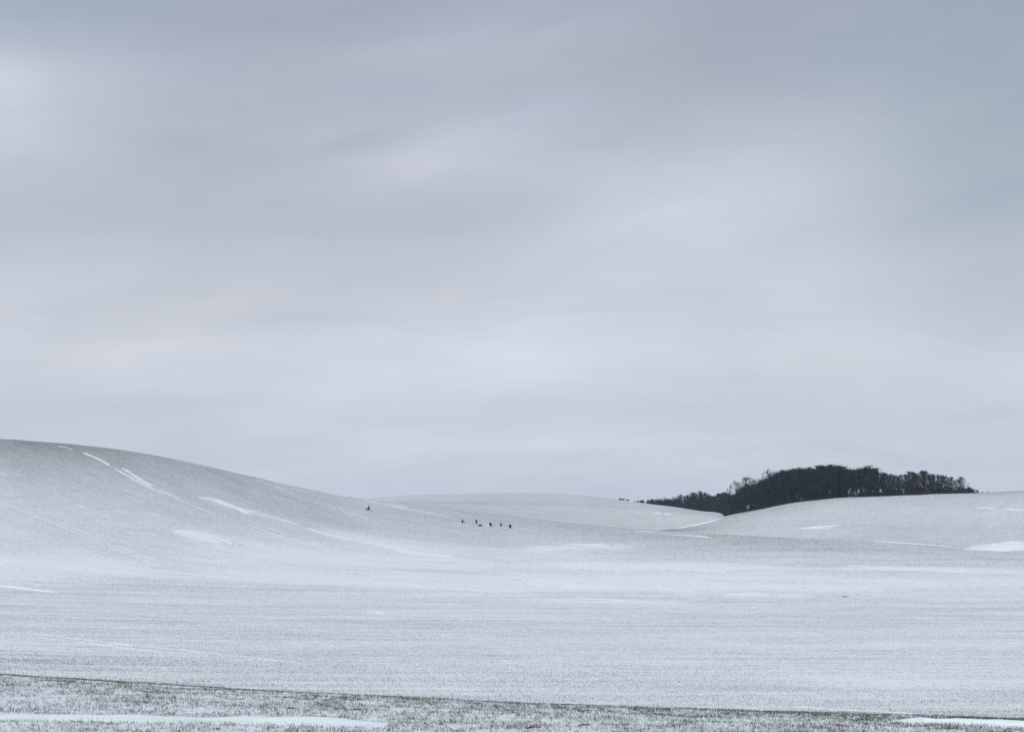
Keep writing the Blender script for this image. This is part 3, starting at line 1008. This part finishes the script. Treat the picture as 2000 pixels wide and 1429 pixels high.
# the undergrowth as trunks thin out, and the dense floor of the wood
def scatter_shrubs(name, spots, label, protos, cat, sink=.1):
    vs, fs, n = [], [], 0
    for (px, d, top, k) in spots:
        a, t = pix_azel(px, top)
        x, y = d * math.sin(a), d * math.cos(a)
        g = float(ground(x, y)[0])
        g -= sink * (CAM_Z + d * float(t) - g) + .1        # the lowest stems stand in snow and litter
        tr, cr, ht, rad = protos[k % len(protos)]
        s = max(.1, (CAM_Z + d * float(t) - g) / ht)
        th = random.uniform(0, 6.28)
        for me in (tr, cr):
            co = np.zeros(len(me.vertices) * 3, np.float32)
            me.vertices.foreach_get('co', co)
            co = co.reshape(-1, 3) * [s * 1.25, s * 1.25, s]
            c_, s2 = math.cos(th), math.sin(th)
            co = np.stack([co[:, 0] * c_ - co[:, 1] * s2 + x, co[:, 0] * s2 + co[:, 1] * c_ + y, co[:, 2] + g], 1)
            ff = np.zeros(len(me.polygons) * 3, np.int32)
            me.loops.foreach_get('vertex_index', ff)
            vs.append(co)
            fs.append(ff.reshape(-1, 3) + n)
            n += len(co)
    return tag(obj(name, mesh_np(name, np.concatenate(vs), np.concatenate(fs), M_TWIG)), label, cat, kind='stuff')


spots = []
for i in range(40):
    px = random.uniform(1426, 1660)
    base = np.interp(px, PXC, rc)
    tp = np.interp(px, SKY_PX, SKY_Y)
    spots.append((px, rcd(px) + random.uniform(20, 110), base - (base - tp) * random.uniform(.2, .55), i))
for i in range(55):
    px = random.uniform(1650, 1908)
    base = np.interp(px, PXC, rc)
    spots.append((px, rcd(px) + random.uniform(22, 75), base - (base - np.interp(px, SKY_PX, SKY_Y)) * random.uniform(.2, .6), i))
for i in range(88):                       # a belt of scrub along the front edge
    px = 1430 + (1908 - 1430) * (i + random.uniform(-.4, .4)) / 88
    spots.append((px, rcd(px) + random.uniform(9, 20), np.interp(px, PXC, rc) - random.uniform(5, 11) * (1 if px < 1880 else .6), i))
scatter_shrubs('undergrowth', spots, 'dark tangled undergrowth filling the floor of the wood', THICKET, 'undergrowth', sink=.4)
spots = []
for i in range(170):
    px = 1428 + (1912 - 1428) * (i + random.uniform(-.5, .5)) / 170
    spots.append((px, rcd(px) + random.uniform(2, 9), np.interp(px, PXC, rc) - random.uniform(2.5, 5.5) * (1 if px < 1885 else .6), i))
scatter_shrubs('bramble', spots, 'low dark bramble along the foot of the wood', LOW, 'bramble', sink=.9)

HP = [1205, 1213, 1222, 1226, 1232, 1240, 1250, 1275, 1283, 1300, 1315, 1323, 1330, 1345, 1352, 1362, 1370, 1380, 1388, 1396, 1405, 1415, 1425, 1436]
HY = [975, 972, 973, 973.5, 977, 980, 974.5, 973, 970.5, 971, 973, 967, 965, 966, 962, 957, 958, 963, 968, 967, 961, 961, 965, 968]
fcat = lambda px: float(np.interp(px, PXC, fc))
spots = []
for i in range(64):
    px = random.uniform(1236, 1436)
    spots.append((px, random.uniform(1258, 1320), fcat(px) - (fcat(px) - np.interp(px, HP, HY)) * random.uniform(.5, .95), i))
for i in range(70):
    px = random.uniform(1238, 1434)
    spots.append((px, random.uniform(1252, 1258), fcat(px) - random.uniform(2, 4.5), i))
scatter_shrubs('hedge_undergrowth', spots, 'dark thicket filling the hedge on the far hill', THICKET[:1] + LOW, 'thicket', sink=.5)
hedge = [(1246, 0), (1255, 0), (1265, 0), (1275, 0), (1285, 0), (1296, 0), (1307, 0), (1318, 0), (1330, 1), (1343, 1), (1354, 1), (1366, 1), (1378, 1), (1390, 1), (1402, 1), (1414, 1), (1426, 1)]
for i, (px, big_) in enumerate(hedge):
    top = np.interp(px, HP, HY) + random.uniform(-.5, 1.5)
    proto = TREES[(i * 2) % 7] if big_ else SHRUBS[i % 3]
    lb = (ORD[i] + ' low tree from the thin end of the hedge on the far hill') if i < 9 else (ORD[16 - i] + ' hedge tree counted from the dark wood toward the far hill')
    plant(px, 1270 + random.uniform(0, 12), top, proto, lb, 'hedge trees on the far hill', wide=1.15)
for i in range(34):
    px = random.uniform(1248, 1434)
    top = np.interp(px, HP, HY) + random.uniform(.5, 4)
    plant(px, random.uniform(1285, 1330), top, SHRUBS[i % 3] if px < 1325 else TREES[i % 7], 'bare tree in the back of the far hedge, hidden among the others', 'trees in the back of the far hedge', wide=1.2)
for px, top, lb in [(1212, 971.8, 'small dark round bush alone on the shoulder of the far hill'), (1217, 972.2, 'small dark bush joined to the round one'), (1226, 974.0, 'small low dark bush next to the round one'),
                    (1238, 979.5, 'tiny pale bush before the hedge begins')]:
    plant(px, 1262, top, SHRUBS[int(px) % 3], lb, 'bushes before the hedge', 'bush', 'bush', wide=3.0)
for px, top, lb in [(684, 967.5, 'faint treetop peeking over the falling skyline of the tall hill'), (690, 969.3, 'second faint treetop peeking over the tall hill')]:
    plant(px, 900, top, SHRUBS[int(px) % 3], lb, 'treetops behind the tall hill', 'bush', 'bush')
for px, top, lb in [(1919, 958.8, 'lowest bush tapering off the open end of the wood'), (1929, 960.3, 'wisp of dry growth beyond the end of the wood')]:
    plant(px, rcd(px) + 12, top, SHRUBS[int(px) % 3], lb, 'bushes off the end of the wood', 'bush', 'bush', wide=1.3)


# the one dark conifer in the wood
def make_conifer(H=20.0):
    r = np.random.default_rng(3)
    T, K = Tubes(), Tubes()
    T.path([(0, 0, z) for z in np.linspace(0, H, 8)], [.30 * (1 - .96 * i / 7) for i in range(8)], 7)
    for z in np.arange(1.5, H - .4, .42):
        R = 3.4 * (1 - z / H) ** .8 + .15
        for i in range(9):
            a = r.uniform(0, 2 * PI)
            e = np.array([math.cos(a) * R, math.sin(a) * R, -.22 * R]) * r.uniform(.75, 1.1)
            o = np.array([0, 0, z + r.uniform(-.2, .2)])
            K.spike(o, o + e, .07)
            for t in np.linspace(.2, 1, 7):
                for _ in range(3):
                    q_ = o + e * t
                    K.spike(q_, q_ + unit(e * .3 + r.normal(0, 1, 3) * [1, 1, .5] + np.array([0, 0, -.35])) * .55, .12)
    return T.mesh('trunk', M_BARK), K.mesh('crown', M_NEEDLE), H, 3.4


plant(1637, rcd(1637) + 13, 915, make_conifer(), 'dark conical conifer among the bare trees of the wood', name='conifer', wide=.95)


# ------------------------------------------------------------------ people on the slope
def body_mesh(name, J, edges, rad, root, mats, split):
    """one continuous body grown round a skeleton; faces are clothed by height along the figure"""
    names = list(J)
    me = bpy.data.meshes.new(name)
    me.from_pydata([J[k] for k in names], [(names.index(a), names.index(b)) for a, b in edges], [])
    o = bpy.data.objects.new(name, me)
    C.objects.link(o)
    sk = o.modifiers.new('skin', 'SKIN')
    sk.use_smooth_shade = True
    for i, k in enumerate(names):
        sv_ = me.skin_vertices[0].data[i]
        rr = rad[k]
        rr = rr if hasattr(rr, '__len__') else (rr, rr)
        bulk = 1.2 if k in ('nek', 'hed', 'top') else 1.7      # padded winter clothes
        sv_.radius = (rr[0] * bulk, rr[1] * bulk)
        sv_.use_root = (k == root)
    sub = o.modifiers.new('sub', 'SUBSURF')
    sub.levels = sub.render_levels = 1
    dg = bpy.context.evaluated_depsgraph_get()
    out = bpy.data.meshes.new_from_object(o.evaluated_get(dg))
    bpy.data.objects.remove(o)
    out.name = name
    out.materials.clear()
    for m_ in mats:
        out.materials.append(m_)
    for p in out.polygons:
        p.material_index = split(p.center)
    return out


HEADR = .105


def person(kind, px, py, rz, label, height=1.6, mats=(M_CLOTH, M_CLOTH, M_SKIN), dmin=560, on=None):
    """kinds: stand, walk, sit, lie; local +X is where the figure faces"""
    E = [('pel', 'spi'), ('spi', 'che'), ('che', 'nek'), ('nek', 'hed'), ('hed', 'top')]
    for s in 'lr':
        E += [('pel', 'hip' + s), ('hip' + s, 'kne' + s), ('kne' + s, 'ank' + s), ('ank' + s, 'toe' + s), ('che', 'sho' + s), ('sho' + s, 'elb' + s), ('elb' + s, 'wri' + s), ('wri' + s, 'fin' + s)]
    J = {}
    if kind in ('stand', 'walk'):
        st = .22 if kind == 'walk' else .10
        ln = .10 if kind == 'walk' else .04
        J.update(pel=(0, 0, .86), spi=(ln * .4, 0, 1.05), che=(ln, 0, 1.28), nek=(ln * 1.2, 0, 1.44), hed=(ln * 1.5, 0, 1.55), top=(ln * 1.6, 0, 1.66))
        for s, k in (('l', 1), ('r', -1)):
            f = st * k
            J.update({'hip' + s: (0, .10 * k, .82), 'kne' + s: (f * .7 + .04, .11 * k, .47), 'ank' + s: (f - (.05 if k < 0 else 0), .11 * k, .09), 'toe' + s: (f + .16, .12 * k, .04),
                      'sho' + s: (ln, .19 * k, 1.36), 'elb' + s: (ln - f * .6, .27 * k, 1.10), 'wri' + s: (ln - f * .5 + .14, .24 * k, .90), 'fin' + s: (ln - f * .4 + .18, .23 * k, .80)})
    elif kind == 'sit':
        J.update(pel=(0, 0, .26), spi=(-.05, 0, .45), che=(-.06, 0, .68), nek=(-.02, 0, .84), hed=(.02, 0, .95), top=(.03, 0, 1.06))
        for s, k in (('l', 1), ('r', -1)):
            J.update({'hip' + s: (.03, .11 * k, .24), 'kne' + s: (.42, .16 * k, .50), 'ank' + s: (.70, .14 * k, .20), 'toe' + s: (.82, .15 * k, .28),
                      'sho' + s: (-.04, .20 * k, .77), 'elb' + s: (.10, .30 * k, .55), 'wri' + s: (.33, .24 * k, .50), 'fin' + s: (.42, .22 * k, .50)})
    else:
        J.update(pel=(-.25, 0, .26), spi=(-.02, 0, .28), che=(.24, 0, .30), nek=(.40, 0, .34), hed=(.50, 0, .40), top=(.59, 0, .46))
        for s, k in (('l', 1), ('r', -1)):
            J.update({'hip' + s: (-.32, .10 * k, .24), 'kne' + s: (-.68, .14 * k, .20), 'ank' + s: (-.98, .13 * k, .36 if k > 0 else .16), 'toe' + s: (-1.10, .13 * k, .42 if k > 0 else .10),
                      'sho' + s: (.30, .20 * k, .30), 'elb' + s: (.44, .28 * k, .20), 'wri' + s: (.60, .22 * k, .18), 'fin' + s: (.68, .20 * k, .18)})
    R = dict(pel=(.15, .13), spi=(.145, .12), che=(.165, .125), nek=.065, hed=.10, top=.085)
    for s in 'lr':
        R.update({'hip' + s: .105, 'kne' + s: .075, 'ank' + s: .06, 'toe' + s: .045, 'sho' + s: .075, 'elb' + s: .06, 'wri' + s: .045, 'fin' + s: .035})
    hd = np.array(J['hed'])
    top = np.array(J['top'])
    ax = unit(top - hd)
    face = unit(np.array([1.0, 0, 0]) - ax * ax[0])

    def split(c):
        q_ = np.array(c) - hd
        if np.linalg.norm(q_) < .16 and q_ @ face > .045 and -.08 < q_ @ ax < .06:
            return 2
        along = np.array(J['che']) - np.array(J['pel'])
        return 1 if (np.array(c) - np.array(J['pel'])) @ along < .05 else 0
    s = height / 1.70 * (1.15 if kind in ('stand', 'walk') else 1.45)
    me = body_mesh('body', J, E, R, 'pel', mats, split)
    p = cast(px, py + .6, dmin)
    o = empty('person', (p[0], p[1], p[2] + (0 if on is None else on)), rz, (s * .72, s, s * 1.3) if kind == 'lie' else (s * 1.25, s * 1.25, s) if kind in ('stand', 'walk') else (s * 1.1, s * 1.1, s * 1.05))
    obj('body', me, o)
    # woolly hat: a domed cap with a turned-up rim and bobble
    hv, hf = [], []
    rings = [(.128, -.01), (.135, .02), (.128, .05), (.115, .085), (.085, .125), (.045, .15), (.03, .165), (.038, .19), (.02, .215)]
    k = 10
    u_ = unit(np.cross(ax, [0, 1.0, 0]))
    w_ = np.cross(ax, u_)
    for rr, zz in rings:
        for t in range(k):
            hv.append(hd + ax * (zz + .03) + rr * (math.cos(2 * PI * t / k) * u_ + math.sin(2 * PI * t / k) * w_))
    for i in range(len(rings) - 1):
        for t in range(k):
            hf.append((i * k + t, i * k + (t + 1) % k, (i + 1) * k + (t + 1) % k, (i + 1) * k + t))
    obj('woolly_hat', mesh_np('woolly_hat', np.array(hv), np.array(hf), M_CLOTH, True), o)
    tag(o, label, 'person', 'small dark figures on the slope')
    return o, p


def box(vs, fs, x0, x1, y0, y1, z0, z1):
    n = len(vs)
    vs.extend([(x, y, z) for z in (z0, z1) for y in (y0, y1) for x in (x0, x1)])
    fs.extend([(n, n + 2, n + 3, n + 1), (n + 4, n + 5, n + 7, n + 6), (n, n + 1, n + 5, n + 4), (n + 2, n + 6, n + 7, n + 3), (n, n + 4, n + 6, n + 2), (n + 1, n + 3, n + 7, n + 5)])


def sledge(p, rz, label):
    o = empty('sledge', tuple(p), rz, 1.2)
    for k in (-.17, -.057, .057, .17):
        vs, fs = [], []
        box(vs, fs, -.45, .42, k - .05, k + .05, .19, .215)
        obj('slat', mesh_np('slat', np.array(vs), np.array(fs), M_WOOD), o)
    for k in (-.2, .2):
        T = Tubes()
        T.path([(-.5, k, .02), (-.1, k, .02), (.4, k, .02), (.55, k, .06), (.62, k, .16), (.58, k, .25)], [.02] * 6, 5)
        for xx in (-.3, .25):
            T.path([(xx, k, .02), (xx, k * .95, .2)], [.02, .02], 5)
        obj('runner', T.mesh('runner', M_WOOD), o)
    tag(o, label, 'sledge', 'sledges under the figures')


right, left = 0.0, PI
o, p = person('sit', 720.5, 995.5, PI * .93, 'lone dark figure sitting highest on the slope under the skyline', 1.8)
sledge(p, PI * .93, 'sledge under the lone figure highest on the slope')
o, p = person('sit', 902.5, 1019.8, -.15, 'dark sitting figure with legs stretched out, at the uphill end of the row', 1.5)
sledge(p, -.15, 'sledge under the uphill sitting figure of the row')
person('stand', 930.3, 1021.8, -1.1, 'dark grey standing figure, the uphill one of the two standing', 1.52, mats=(M_CLOTH2, M_CLOTH2, M_SKIN))
o, p = person('lie', 938.5, 1026.8, .05, 'dark figure lying flat at the lower end of the bright snow strip', 1.5)
sledge(p, .05, 'sledge under the lying figure')
o, p = person('sit', 957.5, 1026.0, -.9, 'dark hunched sitting figure between the two standing ones', 1.6)
sledge(p, -.9, 'sledge under the hunched figure between the standing ones')
person('walk', 978.0, 1028.0, -.5, 'dark walking figure, the downhill one of the two upright', 1.6)
o, p = person('sit', 996.5, 1030.2, 1.7, 'dark sitting figure at the downhill end of the row', 1.65)
sledge(p, 1.7, 'sledge under the figure at the downhill end of the row')


# ------------------------------------------------------------------ small things in the near field
def clod(px, py, wx, wy, hz, label, seed, group):
    r = np.random.default_rng(seed)
    k, m = 14, 6
    vs, fs = [], []
    for i in range(m):
        f = i / (m - 1)
        for t in range(k):
            a = 2 * PI * t / k
            rr = math.sqrt(max(0, 1 - f ** 2)) * (1 + r.normal(0, .16))
            vs.append((math.cos(a) * rr * wx, math.sin(a) * rr * wy, hz * f * (1 + r.normal(0, .15)) - .04))
    for i in range(m - 1):
        for t in range(k):
            fs.append((i * k + t, i * k + (t + 1) % k, (i + 1) * k + (t + 1) % k, (i + 1) * k + t))
    p = cast(px, py, 90)
    o = obj('soil_clod', mesh_np('soil_clod', np.array(vs), np.array(fs), M_SOIL, False))
    o.location = p
    return tag(o, label, 'clod', group)


clod(1648, 1165, .28, .2, .20, 'largest dark clod of bare soil lying alone on the snowy field', 1, 'clods')
clod(1652, 1165, .26, .2, .13, 'low dark clod in the middle of the lone row of clods', 2, 'clods')
clod(1656, 1165, .24, .18, .12, 'smallest dark clod at the end of the lone row of clods', 3, 'clods')


def stalk(px, py, h, lean, label, dmin=90, fork=False, seed=0):
    r = np.random.default_rng(seed)
    p = cast(px, py, dmin)
    T = Tubes()
    pts = [np.array([lean * h * t * t, 0, h * t - .03]) for t in np.linspace(0, 1, 5)]
    T.path(pts, [.011, .010, .009, .008, .006], 5)
    if fork:
        for t in (.45, .7):
            o = np.array([lean * h * t * t, 0, h * t])
            T.path([o, o + np.array([r.uniform(-.4, .4) * h, 0, h * .22])], [.007, .004], 4)
    o = obj('dry_stalk', T.mesh('dry_stalk', M_SOIL))
    o.location = p
    return tag(o, label, 'stalk', 'dry stalks in the field')


for i, (px, py, hpx, ln, lb) in enumerate([
        (1360, 1315, 9, .12, 'tallest upright dry stalk in the near field'), (1468, 1259, 9, -.02, 'thin upright dry stalk far out in the field'),
        (1197, 1320, 7, .3, 'short dry stalk left of the tallest one'), (557, 1347, 8, .6, 'slanting dry stalk just behind the bank'), (569, 1316, 5, .8, 'small slanting stalk above the slanting one'),
        (175, 1316, 6, .6, 'slanting stalk near the frame edge above the green fringe'), (831, 1331, 5, .05, 'small upright stalk in the middle of the near field'),
        (1736, 1389, 6, .7, 'slanting stalk beside the thin snow line behind the bank'), (1680, 1257, 5, -.1, 'small upright stalk in the pale field'), (373, 1328, 5, .9, 'bent stalk close above the bank'),
        (1237, 1340, 5, -.5, 'leaning stub below the short stalk'), (200, 1287, 5, .2, 'tiny stalk high above the bank')]):
    dd = float(np.hypot(*cast(px, py, 90)[:2]))
    stalk(px, py, hpx * dd / F, ln, lb, seed=i, fork=i in (0, 2, 7))


def twigs(px, py, ln, label, seed):
    r = np.random.default_rng(seed)
    p = cast(px, py, 26)
    T = Tubes()
    d = np.array([1, r.uniform(-.3, .3), .12])
    pts = [d * ln * t + [0, 0, .02 + .015 * math.sin(t * 5)] for t in np.linspace(0, 1, 6)]
    T.path(pts, [.012, .012, .010, .009, .007, .004], 5)
    for t in (1, 2, 3, 4):
        e = unit(np.array([r.uniform(.2, 1), r.uniform(-.6, .6), r.uniform(.1, .9)])) * ln * r.uniform(.2, .4)
        T.path([pts[t], pts[t] + e], [.008, .003], 4)
    o = obj('fallen_twig', T.mesh('fallen_twig', M_SOIL))
    o.location = p
    tag(o, label, 'twig', 'twigs on the bank')


for i, (px, py, ln, lb) in enumerate([(1168, 1385, .2, 'dark forked twig lying on the bank crest'), (1235, 1387, .22, 'dark twig beside the forked one on the crest'), (1300, 1386, .12, 'tiny twig tip sticking out of the crest'),
                                      (560, 1386, .25, 'dark twig lying in the snow of the near bank'), (690, 1388, .2, 'short dark twig on the near bank'), (1128, 1420, .3, 'dark tangle of twig at the bottom edge'), (1030, 1424, .3, 'low dark twig near the bottom edge')]):
    twigs(px, py, ln, lb, i)

# ------------------------------------------------------------------ the air
hv, hf = [], []
box(hv, hf, -3050, 3050, -3050, 3050, float(GZ.min()) - 1.5, float(max(GZ.max(), CAM_Z + 34)) + 8)
hm = bpy.data.materials.new('haze')
hm.use_nodes = True
ht_ = hm.node_tree
for n in list(ht_.nodes):
    if n.type != 'OUTPUT_MATERIAL':
        ht_.nodes.remove(n)
pv = ht_.nodes.new('ShaderNodeVolumePrincipled')
pv.inputs['Color'].default_value = (.60, .78, 1.0, 1)
pv.inputs['Density'].default_value = 5e-5
ht_.links.new(pv.outputs[0], next(n for n in ht_.nodes if n.type == 'OUTPUT_MATERIAL').inputs['Volume'])
tag(obj('haze', mesh_np('haze', np.array(hv), np.array(hf), hm)), 'thin cold winter haze', kind='stuff')
print('trees', NT_, 'zmin', GZ.min(), 'zmax', GZ.max())
